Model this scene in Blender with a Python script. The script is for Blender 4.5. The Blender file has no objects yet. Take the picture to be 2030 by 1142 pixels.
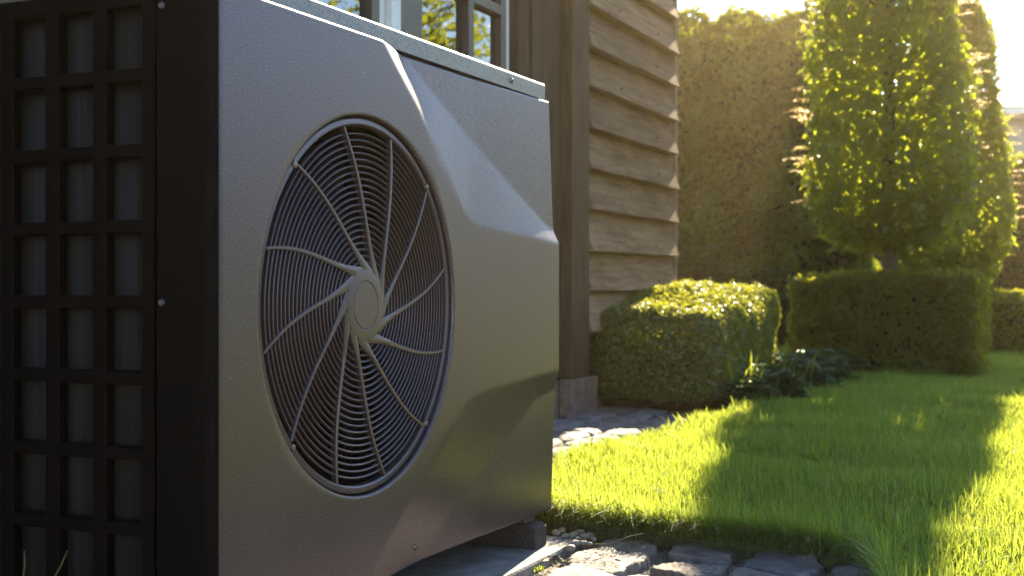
import bpy, bmesh, math, random
import numpy as np
from mathutils import Vector, Matrix

rng = np.random.default_rng(11)
random.seed(5)
scene = bpy.context.scene
COL = scene.collection
R = math.radians

# ------------------------------------------------------------------ camera
CAM_Z = 0.49
F_PX = 2600.0
cam_d = bpy.data.cameras.new('camera')
cam_d.sensor_width = 36.0
cam_d.lens = 36.0 * F_PX / 2030.0
cam_d.clip_start = 0.05
cam_d.clip_end = 2000.0
cam_d.dof.use_dof = True
cam_d.dof.focus_distance = 2.05
cam_d.dof.aperture_fstop = 8.0
cam = bpy.data.objects.new('camera', cam_d)
COL.objects.link(cam)
cam.location = (0, 0, CAM_Z)
cam.rotation_euler = (R(90), 0, 0)
scene.camera = cam

# ------------------------------------------------------------------ light
SUN_AZ, SUN_EL = R(17.5), R(29.0)
S = Vector((math.sin(SUN_AZ) * math.cos(SUN_EL), math.cos(SUN_AZ) * math.cos(SUN_EL), math.sin(SUN_EL)))
world = bpy.data.worlds.new('World')
scene.world = world
world.use_nodes = True
wn = world.node_tree
sky = wn.nodes.new('ShaderNodeTexSky')
sky.sky_type = 'NISHITA'
sky.sun_disc = False
sky.sun_elevation = SUN_EL
sky.sun_rotation = SUN_AZ
sky.air_density = 1.0
sky.ozone_density = 1.0
sky.dust_density = 0.0
bg = wn.nodes['Background']
bg.inputs['Strength'].default_value = 0.08
wn.links.new(sky.outputs[0], bg.inputs['Color'])
sun_d = bpy.data.lights.new('sun', 'SUN')
sun_d.energy = 5.0
sun_d.angle = R(0.53)
sun_d.color = (1.0, 0.84, 0.56)
sun = bpy.data.objects.new('sun', sun_d)
COL.objects.link(sun)
sun.rotation_euler = S.to_track_quat('Z', 'Y').to_euler()
sun.location = S * 30
vs = scene.view_settings
vs.view_transform = 'Standard'
vs.look = 'None'
vs.gamma = 1.0
vs.exposure = 2.35
vs.use_curve_mapping = False
scene.cycles.use_denoising = True
scene.cycles.max_bounces = 7
scene.cycles.transparent_max_bounces = 12
scene.cycles.sample_clamp_indirect = 6.0

# ------------------------------------------------------------------ frames
TH = math.atan(1160.0 / F_PX)
U = np.array([math.sin(TH), math.cos(TH), 0.0])          # along the house wall
NRM = np.array([math.cos(TH), -math.sin(TH), 0.0])       # out of the wall
ROT = math.pi / 2 - TH                                   # local X -> U
P0 = np.array([(438 - 1015) * (2690 / 1737) / F_PX, 2690 / 1737, 0.0])

def ground(x, y, z=0.0):                                 # where a sight line meets height z
    Y = (CAM_Z - z) * F_PX / (y - 571.0)
    return np.array([(x - 1015.0) * Y / F_PX, Y, z])

# ------------------------------------------------------------------ mesh helpers
def np_obj(name, V, faces, mat=None, parent=None, smooth=False):
    me = bpy.data.meshes.new(name)
    V = np.asarray(V, dtype=np.float32)
    if not isinstance(faces, list) or (len(faces) and not isinstance(faces[0], np.ndarray)):
        faces = [np.asarray(f, dtype=np.int32)[None, :] for f in faces]
    loops = np.concatenate([f.ravel() for f in faces]).astype(np.int32)
    tot = np.concatenate([np.full(len(f), f.shape[1], dtype=np.int32) for f in faces])
    start = np.concatenate([[0], np.cumsum(tot)[:-1]]).astype(np.int32)
    me.vertices.add(len(V)); me.vertices.foreach_set('co', V.ravel())
    me.loops.add(len(loops)); me.loops.foreach_set('vertex_index', loops)
    me.polygons.add(len(tot)); me.polygons.foreach_set('loop_start', start)
    me.polygons.foreach_set('loop_total', tot)
    if smooth:
        me.polygons.foreach_set('use_smooth', np.ones(len(tot), dtype=bool))
    me.update(calc_edges=True)
    me.validate()
    if smooth and smooth is not True: me.set_sharp_from_angle(angle=R(smooth))
    if mat: me.materials.append(mat)
    o = bpy.data.objects.new(name, me)
    COL.objects.link(o)
    if parent: o.parent = parent
    return o

def bm_obj(name, bm, mat=None, parent=None, smooth=False, bevel=0.0, seg=2):
    if bevel > 0:
        bmesh.ops.bevel(bm, geom=list(bm.edges), offset=bevel, segments=seg, profile=0.5, affect='EDGES')
    bmesh.ops.recalc_face_normals(bm, faces=bm.faces)
    me = bpy.data.meshes.new(name)
    bm.to_mesh(me); bm.free()
    if smooth:
        for p in me.polygons: p.use_smooth = True
    if mat: me.materials.append(mat)
    o = bpy.data.objects.new(name, me)
    COL.objects.link(o)
    if parent: o.parent = parent
    return o

def add_box(bm, x0, x1, y0, y1, z0, z1):
    vs_ = [bm.verts.new(p) for p in ((x0,y0,z0),(x1,y0,z0),(x1,y1,z0),(x0,y1,z0),(x0,y0,z1),(x1,y0,z1),(x1,y1,z1),(x0,y1,z1))]
    for f in ((0,3,2,1),(4,5,6,7),(0,1,5,4),(1,2,6,5),(2,3,7,6),(3,0,4,7)):
        bm.faces.new([vs_[i] for i in f])

def box(name, x0, x1, y0, y1, z0, z1, mat, parent=None, bevel=0.003):
    bm = bmesh.new(); add_box(bm, x0, x1, y0, y1, z0, z1)
    return bm_obj(name, bm, mat, parent, bevel=bevel)

def prism(name, pts, axis, a0, a1, mat, parent=None, bevel=0.0):
    """extrude a 2D outline along a local axis ('x','y' or 'z')"""
    bm = bmesh.new()
    def P(p, a):
        return {'x': (a, p[0], p[1]), 'y': (p[0], a, p[1]), 'z': (p[0], p[1], a)}[axis]
    A = [bm.verts.new(P(p, a0)) for p in pts]; B = [bm.verts.new(P(p, a1)) for p in pts]
    bm.faces.new(A); bm.faces.new(B[::-1])
    n = len(pts)
    for i in range(n):
        bm.faces.new((A[i], B[i], B[(i+1) % n], A[(i+1) % n]))
    return bm_obj(name, bm, mat, parent, bevel=bevel)

def tube_np(path, rad, n=8):
    """round tube along a polyline; rad scalar or list"""
    path = np.asarray(path, float); m = len(path)
    rad = np.broadcast_to(np.asarray(rad, float), (m,))
    tan = np.gradient(path, axis=0); tan /= np.linalg.norm(tan, axis=1)[:, None] + 1e-9
    ref = np.array([0.31, 0.17, 0.93]) if abs(tan[0][2]) < 0.9 else np.array([1.0, 0.1, 0.0])
    V = []
    for i in range(m):
        a = np.cross(tan[i], ref); a /= np.linalg.norm(a); b = np.cross(tan[i], a)
        ang = np.linspace(0, 2*np.pi, n, endpoint=False)
        V.append(path[i] + rad[i]*(np.cos(ang)[:,None]*a + np.sin(ang)[:,None]*b))
    V = np.concatenate(V)
    F = []
    for i in range(m-1):
        for j in range(n):
            F.append((i*n+j, i*n+(j+1)%n, (i+1)*n+(j+1)%n, (i+1)*n+j))
    return V, np.array(F, dtype=np.int32), [list(range(n))[::-1], [(m-1)*n+j for j in range(n)]]

def tube(name, path, rad, mat, parent=None, n=8):
    V, F, caps = tube_np(path, rad, n)
    return np_obj(name, V, [F] + [np.array([c], dtype=np.int32) for c in caps], mat, parent, smooth=True)

def empty(name, loc=(0,0,0), rz=0.0):
    o = bpy.data.objects.new(name, None); COL.objects.link(o)
    o.location = loc; o.rotation_euler = (0, 0, rz); o.empty_display_size = 0.1
    return o

def tag(o, label=None, cat=None, group=None, kind=None):
    if label: o['label'] = label
    if cat: o['category'] = cat
    if group: o['group'] = group
    if kind: o['kind'] = kind
    return o

# ------------------------------------------------------------------ material helpers
def new_mat(name):
    m = bpy.data.materials.new(name); m.use_nodes = True
    nt = m.node_tree
    return m, nt, nt.nodes['Principled BSDF'], nt.nodes['Material Output']

def N(nt, t, **kw):
    n = nt.nodes.new(t)
    for k, v in kw.items():
        if k in n.inputs: n.inputs[k].default_value = v
        else: setattr(n, k, v)
    return n

def ramp(nt, stops):
    r = nt.nodes.new('ShaderNodeValToRGB')
    el = r.color_ramp.elements
    while len(el) < len(stops): el.new(0.5)
    for e, (p, c) in zip(el, stops):
        e.position = p; e.color = (*c, 1) if len(c) == 3 else c
    return r

def coords(nt, scale=(1,1,1), rand=True):
    tc = N(nt, 'ShaderNodeTexCoord')
    mp = N(nt, 'ShaderNodeMapping'); mp.inputs['Scale'].default_value = scale
    nt.links.new(tc.outputs['Object'], mp.inputs['Vector'])
    if rand:
        oi = N(nt, 'ShaderNodeObjectInfo')
        mu = N(nt, 'ShaderNodeMath', operation='MULTIPLY'); mu.inputs[1].default_value = 37.0
        nt.links.new(oi.outputs['Random'], mu.inputs[0])
        nt.links.new(mu.outputs[0], mp.inputs['Location'])
    return mp.outputs['Vector']

def plain(name, col, rough=0.5, metal=0.0, var=0.25, scale=30.0, bump=0.0, bscale=200.0, spec=0.5):
    m, nt, b, out = new_mat(name)
    v = coords(nt)
    nz = N(nt, 'ShaderNodeTexNoise', Scale=scale, Detail=6.0)
    nt.links.new(v, nz.inputs['Vector'])
    c = np.array(col)
    rp = ramp(nt, [(0.3, tuple(c*(1-var))), (0.7, tuple(np.minimum(c*(1+var), 1)))])
    nt.links.new(nz.outputs['Fac'], rp.inputs[0]); nt.links.new(rp.outputs[0], b.inputs['Base Color'])
    b.inputs['Roughness'].default_value = rough; b.inputs['Metallic'].default_value = metal
    b.inputs['Specular IOR Level'].default_value = spec
    if bump > 0:
        n2 = N(nt, 'ShaderNodeTexNoise', Scale=bscale, Detail=4.0)
        nt.links.new(v, n2.inputs['Vector'])
        bp = N(nt, 'ShaderNodeBump', Strength=bump, Distance=0.01)
        nt.links.new(n2.outputs['Fac'], bp.inputs['Height']); nt.links.new(bp.outputs[0], b.inputs['Normal'])
    return m

def powder_coat(name, col, rough=0.5, metal=0.5, amp=1.0, spec=0.5):
    """pebbled powder-coated sheet metal with dust specks and faint blotches"""
    m, nt, b, out = new_mat(name)
    v = coords(nt, rand=False)
    fine = N(nt, 'ShaderNodeTexNoise', Scale=470.0, Detail=2.0, Roughness=0.6); nt.links.new(v, fine.inputs['Vector'])
    big = N(nt, 'ShaderNodeTexNoise', Scale=5.0, Detail=5.0); nt.links.new(v, big.inputs['Vector'])
    c = np.array(col)
    r1 = ramp(nt, [(0.36, tuple(c*(1-0.5*amp))), (0.64, tuple(c*(1+0.5*amp)))])
    nt.links.new(fine.outputs['Fac'], r1.inputs[0])
    r2 = ramp(nt, [(0.3, (0.86,0.86,0.88)), (0.7, (1.0,0.99,0.97))])
    nt.links.new(big.outputs['Fac'], r2.inputs[0])
    mx = N(nt, 'ShaderNodeMix', data_type='RGBA', blend_type='MULTIPLY'); mx.inputs[0].default_value = 1.0
    nt.links.new(r1.outputs[0], mx.inputs[6]); nt.links.new(r2.outputs[0], mx.inputs[7])
    # stray dust specks
    vo = N(nt, 'ShaderNodeTexVoronoi', Scale=42.0); nt.links.new(v, vo.inputs['Vector'])
    lt = N(nt, 'ShaderNodeMath', operation='LESS_THAN'); lt.inputs[1].default_value = 0.035
    nt.links.new(vo.outputs['Distance'], lt.inputs[0])
    sp = N(nt, 'ShaderNodeSeparateColor'); nt.links.new(vo.outputs['Color'], sp.inputs[0])
    gt = N(nt, 'ShaderNodeMath', operation='GREATER_THAN'); gt.inputs[1].default_value = 0.84
    nt.links.new(sp.outputs[0], gt.inputs[0])
    ml = N(nt, 'ShaderNodeMath', operation='MULTIPLY'); nt.links.new(lt.outputs[0], ml.inputs[0]); nt.links.new(gt.outputs[0], ml.inputs[1])
    m3 = N(nt, 'ShaderNodeMix', data_type='RGBA'); nt.links.new(ml.outputs[0], m3.inputs[0])
    nt.links.new(mx.outputs[2], m3.inputs[6]); m3.inputs[7].default_value = (0.45,0.42,0.38,1)
    nt.links.new(m3.outputs[2], b.inputs['Base Color'])
    b.inputs['Metallic'].default_value = metal; b.inputs['Specular IOR Level'].default_value = spec
    rr = N(nt, 'ShaderNodeMapRange'); rr.inputs[3].default_value = rough-0.06; rr.inputs[4].default_value = rough+0.1
    nt.links.new(big.outputs['Fac'], rr.inputs[0]); nt.links.new(rr.outputs[0], b.inputs['Roughness'])
    bp = N(nt, 'ShaderNodeBump', Strength=0.15*amp, Distance=0.0010)
    nt.links.new(fine.outputs['Fac'], bp.inputs['Height']); nt.links.new(bp.outputs[0], b.inputs['Normal'])
    return m

def leaf_mat(name, stops, trans, tfac=0.45, rough=0.45, spec=0.4, patch=4.0, gain=0.7):
    m, nt, b, out = new_mat(name)
    g = N(nt, 'ShaderNodeNewGeometry')
    rp = ramp(nt, stops)
    tc = N(nt, 'ShaderNodeTexCoord'); pn = N(nt, 'ShaderNodeTexNoise', Scale=patch, Detail=3.0); nt.links.new(tc.outputs['Object'], pn.inputs['Vector'])
    ma = N(nt, 'ShaderNodeMath', operation='MULTIPLY_ADD'); ma.inputs[1].default_value = gain; nt.links.new(pn.outputs['Fac'], ma.inputs[0])
    ms_ = N(nt, 'ShaderNodeMath', operation='SUBTRACT'); ms_.inputs[1].default_value = gain*0.54; nt.links.new(g.outputs['Random Per Island'], ms_.inputs[0])
    nt.links.new(ms_.outputs[0], ma.inputs[2]); nt.links.new(ma.outputs[0], rp.inputs[0])
    nt.links.new(rp.outputs[0], b.inputs['Base Color'])
    b.inputs['Roughness'].default_value = rough; b.inputs['Specular IOR Level'].default_value = spec
    t = N(nt, 'ShaderNodeBsdfTranslucent')
    mx = N(nt, 'ShaderNodeMix', data_type='RGBA'); mx.inputs[0].default_value = 0.6
    sc = N(nt, 'ShaderNodeMix', data_type='RGBA', blend_type='MULTIPLY'); sc.inputs[0].default_value = 1.0
    nt.links.new(rp.outputs[0], mx.inputs[6]); mx.inputs[7].default_value = (*trans, 1)
    nt.links.new(mx.outputs[2], t.inputs['Color'])
    ms = N(nt, 'ShaderNodeMixShader'); ms.inputs[0].default_value = tfac
    nt.links.new(b.outputs[0], ms.inputs[1]); nt.links.new(t.outputs[0], ms.inputs[2])
    nt.links.new(ms.outputs[0], out.inputs['Surface'])
    return m

def wood_mat(name, dark, light, rough=0.75, along=(1.2, 14, 14), bump=0.35, lim=(0.3, 0.72)):
    m, nt, b, out = new_mat(name)
    v = coords(nt, along)
    n1 = N(nt, 'ShaderNodeTexNoise', Scale=3.0, Detail=8.0, Roughness=0.65, Distortion=0.6); nt.links.new(v, n1.inputs['Vector'])
    v2 = coords(nt, (1, 1, 1))
    n2 = N(nt, 'ShaderNodeTexNoise', Scale=3.5, Detail=3.0); nt.links.new(v2, n2.inputs['Vector'])
    r1 = ramp(nt, [(lim[0], dark), (lim[1], light)]); nt.links.new(n1.outputs['Fac'], r1.inputs[0])
    r2 = ramp(nt, [(0.3, (0.7,0.66,0.62)), (0.7, (1.0,1.0,1.0))]); nt.links.new(n2.outputs['Fac'], r2.inputs[0])
    mx = N(nt, 'ShaderNodeMix', data_type='RGBA', blend_type='MULTIPLY'); mx.inputs[0].default_value = 1.0
    nt.links.new(r1.outputs[0], mx.inputs[6]); nt.links.new(r2.outputs[0], mx.inputs[7])
    oi = N(nt, 'ShaderNodeObjectInfo'); r3 = ramp(nt, [(0.0, (0.72,0.70,0.68)), (0.5, (1.0,1.0,1.0)), (1.0, (1.22,1.25,1.28))])
    nt.links.new(oi.outputs['Random'], r3.inputs[0])
    m2 = N(nt, 'ShaderNodeMix', data_type='RGBA', blend_type='MULTIPLY'); m2.inputs[0].default_value = 1.0
    nt.links.new(mx.outputs[2], m2.inputs[6]); nt.links.new(r3.outputs[0], m2.inputs[7])
    nt.links.new(m2.outputs[2], b.inputs['Base Color'])
    b.inputs['Roughness'].default_value = rough; b.inputs['Specular IOR Level'].default_value = 0.25
    bp = N(nt, 'ShaderNodeBump', Strength=bump, Distance=0.004)
    nt.links.new(n1.outputs['Fac'], bp.inputs['Height']); nt.links.new(bp.outputs[0], b.inputs['Normal'])
    return m

def stone_mat():
    m, nt, b, out = new_mat('paving_stone')
    v = coords(nt, (1, 1, 2.5))
    n1 = N(nt, 'ShaderNodeTexNoise', Scale=9.0, Detail=9.0, Roughness=0.65, Distortion=0.8); nt.links.new(v, n1.inputs['Vector'])
    n2 = N(nt, 'ShaderNodeTexNoise', Scale=70.0, Detail=6.0, Roughness=0.7); nt.links.new(v, n2.inputs['Vector'])
    oi = N(nt, 'ShaderNodeObjectInfo')
    r0 = ramp(nt, [(0.0, (0.145,0.105,0.108)), (0.35, (0.18,0.17,0.18)), (0.7, (0.19,0.15,0.13)), (1.0, (0.215,0.20,0.19))])
    nt.links.new(oi.outputs['Random'], r0.inputs[0])
    r1 = ramp(nt, [(0.3, (0.6,0.55,0.56)), (0.52, (1,1,1)), (0.75, (1.5,1.5,1.5))]); nt.links.new(n1.outputs['Fac'], r1.inputs[0])
    r2 = ramp(nt, [(0.3, (0.72,0.72,0.72)), (0.7, (1.15,1.15,1.15))]); nt.links.new(n2.outputs['Fac'], r2.inputs[0])
    a = N(nt, 'ShaderNodeMix', data_type='RGBA', blend_type='MULTIPLY'); a.inputs[0].default_value = 1.0
    c = N(nt, 'ShaderNodeMix', data_type='RGBA', blend_type='MULTIPLY'); c.inputs[0].default_value = 1.0
    nt.links.new(r0.outputs[0], a.inputs[6]); nt.links.new(r1.outputs[0], a.inputs[7])
    nt.links.new(a.outputs[2], c.inputs[6]); nt.links.new(r2.outputs[0], c.inputs[7])
    nt.links.new(c.outputs[2], b.inputs['Base Color'])
    b.inputs['Roughness'].default_value = 0.7
    ad = N(nt, 'ShaderNodeMath', operation='ADD'); nt.links.new(n1.outputs['Fac'], ad.inputs[0])
    mu = N(nt, 'ShaderNodeMath', operation='MULTIPLY'); mu.inputs[1].default_value = 0.35
    nt.links.new(n2.outputs['Fac'], mu.inputs[0]); nt.links.new(mu.outputs[0], ad.inputs[1])
    bp = N(nt, 'ShaderNodeBump', Strength=1.0, Distance=0.014)
    nt.links.new(ad.outputs[0], bp.inputs['Height']); nt.links.new(bp.outputs[0], b.inputs['Normal'])
    return m

def glass_mat():
    m, nt, b, out = new_mat('window_glass')
    nt.nodes.remove(b)
    fr = N(nt, 'ShaderNodeFresnel', IOR=2.5)
    gl = N(nt, 'ShaderNodeBsdfGlossy', Roughness=0.01); gl.inputs['Color'].default_value = (0.95,0.97,1,1)
    tr = N(nt, 'ShaderNodeBsdfTransparent'); tr.inputs['Color'].default_value = (0.8,0.85,0.83,1)
    ms = N(nt, 'ShaderNodeMixShader')
    tc = N(nt, 'ShaderNodeTexCoord'); nz = N(nt, 'ShaderNodeTexNoise', Scale=4.0)
    nt.links.new(tc.outputs['Object'], nz.inputs['Vector'])
    bp = N(nt, 'ShaderNodeBump', Strength=0.05, Distance=0.01); nt.links.new(nz.outputs['Fac'], bp.inputs['Height'])
    nt.links.new(bp.outputs[0], gl.inputs['Normal'])
    nt.links.new(fr.outputs[0], ms.inputs[0]); nt.links.new(tr.outputs[0], ms.inputs[1]); nt.links.new(gl.outputs[0], ms.inputs[2])
    nt.links.new(ms.outputs[0], out.inputs['Surface'])
    return m

M = {}
M['panel'] = powder_coat('grey_powder_coat', (0.110,0.089,0.104), 0.36, 0.72, 0.85)
M['lid'] = powder_coat('lid_powder_coat', (0.155,0.150,0.15), 0.38, 0.75, 0.8)
M['grille'] = powder_coat('grille_grey', (0.112,0.090,0.100), 0.38, 0.65, 0.3)
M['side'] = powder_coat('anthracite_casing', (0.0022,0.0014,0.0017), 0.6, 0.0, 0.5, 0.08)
M['fin'] = wood_mat('coil_fin_painted_sheen', (0.0006,0.0006,0.0010), (0.020,0.027,0.048), 0.5, (30,30,0.7), 0.0, (0.46,0.70))  # bluish streaks in the colour stand in for reflections on the coil
M['dark'] = plain('fan_well_black', (0.008,0.006,0.006), 0.8, 0.0, 0.3, spec=0.1)
M['blade'] = plain('fan_blade_black', (0.014,0.010,0.010), 0.7, 0.0, 0.2, spec=0.12)
M['screw'] = plain('screw_steel', (0.17,0.16,0.15), 0.4, 0.9, 0.2)
M['rubber'] = plain('dusty_rubber', (0.035,0.028,0.028), 0.8, 0, 0.7, 160, 0.5, 300)
M['zinc'] = plain('zinc_rail', (0.12,0.11,0.12), 0.5, 0.6, 0.3)
M['concrete'] = plain('concrete', (0.17,0.165,0.165), 0.8, 0, 0.35, 22, 0.3, 160)
M['sand'] = plain('joint_sand', (0.24,0.20,0.16), 0.95, 0, 0.5, 120, 0.9, 260)
M['soil'] = plain('soil', (0.06,0.042,0.03), 0.95, 0, 0.5, 30, 0.8, 90)
M['turf'] = plain('turf_thatch', (0.055,0.06,0.02), 0.95, 0, 0.5, 60, 0.8, 150)
M['stone'] = stone_mat()
M['pebble'] = plain('pebble', (0.20,0.17,0.14), 0.55, 0, 0.45, 25, 0.2, 90)
M['siding'] = wood_mat('weathered_siding', (0.145,0.078,0.040), (0.38,0.245,0.148))
M['post'] = wood_mat('brown_timber_post', (0.045,0.028,0.018), (0.10,0.066,0.045), along=(14,14,1.2))
M['trim'] = wood_mat('pale_corner_timber', (0.24,0.16,0.11), (0.42,0.31,0.23), along=(14,14,1.2))
M['sash'] = plain('dark_sash_paint', (0.035,0.022,0.018), 0.4, 0, 0.2)
M['white'] = plain('white_paint', (0.72,0.72,0.72), 0.5, 0, 0.06)
M['brick'] = plain('plinth_stone', (0.17,0.115,0.095), 0.85, 0, 0.35, 40, 0.5, 120)
M['roof'] = plain('roof_slate', (0.06,0.055,0.055), 0.7, 0, 0.3, 20)
M['room'] = plain('room_plaster', (0.25,0.23,0.2), 0.9, 0, 0.05)
M['render'] = plain('grey_render', (0.33,0.34,0.34), 0.85, 0, 0.08, 6)
M['glass'] = glass_mat()
M['bark'] = plain('bark', (0.09,0.07,0.05), 0.9, 0, 0.4, 40, 0.7, 90)
M['grass'] = leaf_mat('grass_blades', [(0.0,(0.06,0.125,0.022)),(0.45,(0.11,0.205,0.036)),(0.85,(0.17,0.27,0.055)),(0.94,(0.22,0.28,0.08)),(0.985,(0.30,0.24,0.12))], (0.66,0.74,0.07), 0.48, 0.5, 0.25, 3.0)
M['dry'] = leaf_mat('dry_grass', [(0.0,(0.16,0.13,0.05)),(0.5,(0.10,0.11,0.03)),(1.0,(0.26,0.21,0.12))], (0.3,0.25,0.1), 0.25, 0.6)
M['horn'] = leaf_mat('hornbeam_leaf', [(0.0,(0.03,0.055,0.010)),(0.6,(0.06,0.10,0.015)),(0.95,(0.095,0.13,0.022)),(1.0,(0.13,0.10,0.03))], (0.80,0.85,0.05), 0.5, 0.4)
M['shoot'] = leaf_mat('young_shoot_leaf', [(0.0,(0.16,0.14,0.05)),(1.0,(0.2,0.13,0.07))], (0.9,0.68,0.32), 0.6, 0.4)
M['box'] = leaf_mat('boxwood_leaf', [(0.0,(0.03,0.055,0.016)),(0.55,(0.06,0.10,0.025)),(0.93,(0.10,0.14,0.03)),(1.0,(0.13,0.10,0.03))], (0.75,0.75,0.05), 0.38, 0.28, 0.6)
M['yew'] = leaf_mat('yew_leaf', [(0.0,(0.022,0.04,0.008)),(0.6,(0.055,0.085,0.014)),(1.0,(0.11,0.11,0.025))], (0.75,0.75,0.04), 0.45, 0.4)
M['hedge'] = leaf_mat('tall_hedge_leaf', [(0.0,(0.012,0.025,0.007)),(0.5,(0.045,0.078,0.016)),(1.0,(0.12,0.165,0.035))], (0.60,0.64,0.04), 0.42, 0.45, patch=2.6, gain=2.2)
M['rhodo'] = leaf_mat('shrub_leaf', [(0.0,(0.04,0.06,0.03)),(1.0,(0.08,0.10,0.05))], (0.2,0.26,0.05), 0.25, 0.35, 0.5)
M['cover'] = leaf_mat('ground_cover_leaf', [(0.0,(0.025,0.05,0.03)),(0.7,(0.05,0.09,0.055)),(1.0,(0.09,0.13,0.07))], (0.22,0.34,0.06), 0.3, 0.25, 0.6)
M['iris'] = leaf_mat('strap_leaf', [(0.0,(0.07,0.12,0.015)),(1.0,(0.13,0.17,0.02))], (0.5,0.5,0.03), 0.5, 0.4)
M['core'] = plain('twig_core', (0.022,0.018,0.010), 0.95, 0, 0.4)

# ------------------------------------------------------------------ ground, paving, lawn
def sheet(name, pts, z, mat, kind='structure', depth=0.0):
    bm = bmesh.new()
    vsx = [bm.verts.new((p[0], p[1], z)) for p in pts]
    f = bm.faces.new(vsx)
    if f.normal.z < 0: f.normal_flip()
    if depth:
        r_ = bmesh.ops.extrude_face_region(bm, geom=[f])
        for v_ in r_['geom']:
            if isinstance(v_, bmesh.types.BMVert): v_.co.z -= depth
    bmesh.ops.triangulate(bm, faces=list(bm.faces))
    o = bm_obj(name, bm, mat)
    tag(o, kind=kind)
    return o

g = sheet('ground', [(-110,-110),(110,-110),(110,150),(-110,150)], -0.06, M['soil'])
LAWN = np.array([(0.03,2.74),(0.10,2.66),(0.28,2.545),(0.453,2.435),(0.585,2.345),(0.63,2.27),(0.60,2.17),(0.57,2.0),(0.5,1.3),
                 (5.0,-0.5),(14.0,4.0),(14.0,16.0),(2.2,11.0),(1.55,8.0),(1.35,6.4),(1.0,5.5),(0.90,5.22),(0.84,4.98),(0.56,4.42),(0.30,3.87),(0.15,3.6),(0.05,3.1)])
sheet('lawn', LAWN, 0.012, M['turf'], depth=0.06)
paving = sheet('paving', [(-4,-1.5),(0.9,-1.5),(0.75,2.9),(1.1,5.6),(0.65,6.3),(-2.5,6.3)], -0.022, M['sand'])
bed = sheet('planting_bed', [(0.2,5.05),(0.85,4.98),(1.1,5.5),(1.7,6.8),(3.2,10.2),(3.4,11.8),(-0.2,13.4),(0.9,7.4)], -0.012, M['soil'])

def in_poly(x, y, P):
    c = np.zeros(len(x), bool); n = len(P); j = n-1
    for i in range(n):
        xi, yi = P[i]; xj, yj = P[j]
        k = ((yi > y) != (yj > y)) & (x < (xj-xi)*(y-yi)/(yj-yi+1e-12)+xi)
        c ^= k; j = i
    return c

def seg_dist(x, y, P, closed=True):
    d = np.full(len(x), 1e9); n = len(P)
    for i in range(n if closed else n-1):
        a = np.array(P[i]); b_ = np.array(P[(i+1) % n]); ab = b_-a
        t = np.clip(((x-a[0])*ab[0]+(y-a[1])*ab[1])/(ab@ab+1e-12), 0, 1)
        d = np.minimum(d, np.hypot(x-a[0]-t*ab[0], y-a[1]-t*ab[1]))
    return d

# paving stones -------------------------------------------------------------
def stone(pts, res=40, rings=6, dome=0.012, top=0.0, rough=0.006, lip=0.02):
    pts = np.asarray(pts, float)
    c = pts.mean(0)
    # resample the outline, soften corners
    P = np.concatenate([pts, pts[:1]]); L = np.concatenate([[0], np.cumsum(np.linalg.norm(np.diff(P, axis=0), axis=1))])
    s_ = np.linspace(0, L[-1], res, endpoint=False)
    o = np.stack([np.interp(s_, L, P[:, k]) for k in (0, 1)], 1)
    for _ in range(1): o = 0.25*np.roll(o, 1, 0)+0.5*o+0.25*np.roll(o, -1, 0)
    o += rng.normal(0, 0.0022, o.shape)
    size = np.sqrt(((o-c)**2).sum(1).mean())
    V = [np.c_[(o-c)*1.03+c, np.full(res, top-0.05)], np.c_[(o-c)*1.02+c, np.full(res, top-0.018)]]
    ph = rng.uniform(0, 6, 6); fx, fy = rng.uniform(18, 45, 2)
    tilt = rng.normal(0, 0.02, 2)
    for k in range(rings):
        q = 1.0 - (k/rings)**1.15*0.93
        edge = min(1.0, (1-q)*11)
        xy = (o-c)*q*(1.0-0.02*(k == 0))+c
        h = top - lip*0.35*(1-edge)**2 + dome*(1-q*q)
        d = xy-c
        h = h + tilt[0]*d[:, 0]+tilt[1]*d[:, 1] + rough*(0.6*np.sin(fx*xy[:, 0]+ph[0]+2*np.sin(fy*xy[:, 1]+ph[1]))+0.5*np.sin(2.3*fy*xy[:, 1]+ph[2])*np.sin(1.7*fx*xy[:, 0]+ph[3])) + rng.normal(0, rough*0.22, res)
        V.append(np.c_[xy, h])
    V.append(np.array([[c[0], c[1], V[-1][:, 2].mean()]]))
    m = len(V)-1
    F = []; T = []
    for i in range(m-1):
        for j in range(res):
            F.append((i*res+j, i*res+(j+1) % res, (i+1)*res+(j+1) % res, (i+1)*res+j))
    for j in range(res):
        T.append(((m-1)*res+j, (m-1)*res+(j+1) % res, m*res))
    V = np.concatenate(V)
    off = np.array([c[0], c[1], 0]); V = V-off
    ob = np_obj('paving_stone', V, [np.array(F, np.int32), np.array(T, np.int32)], M['stone'], paving, smooth=True)
    ob.location = off
    return ob

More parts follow.
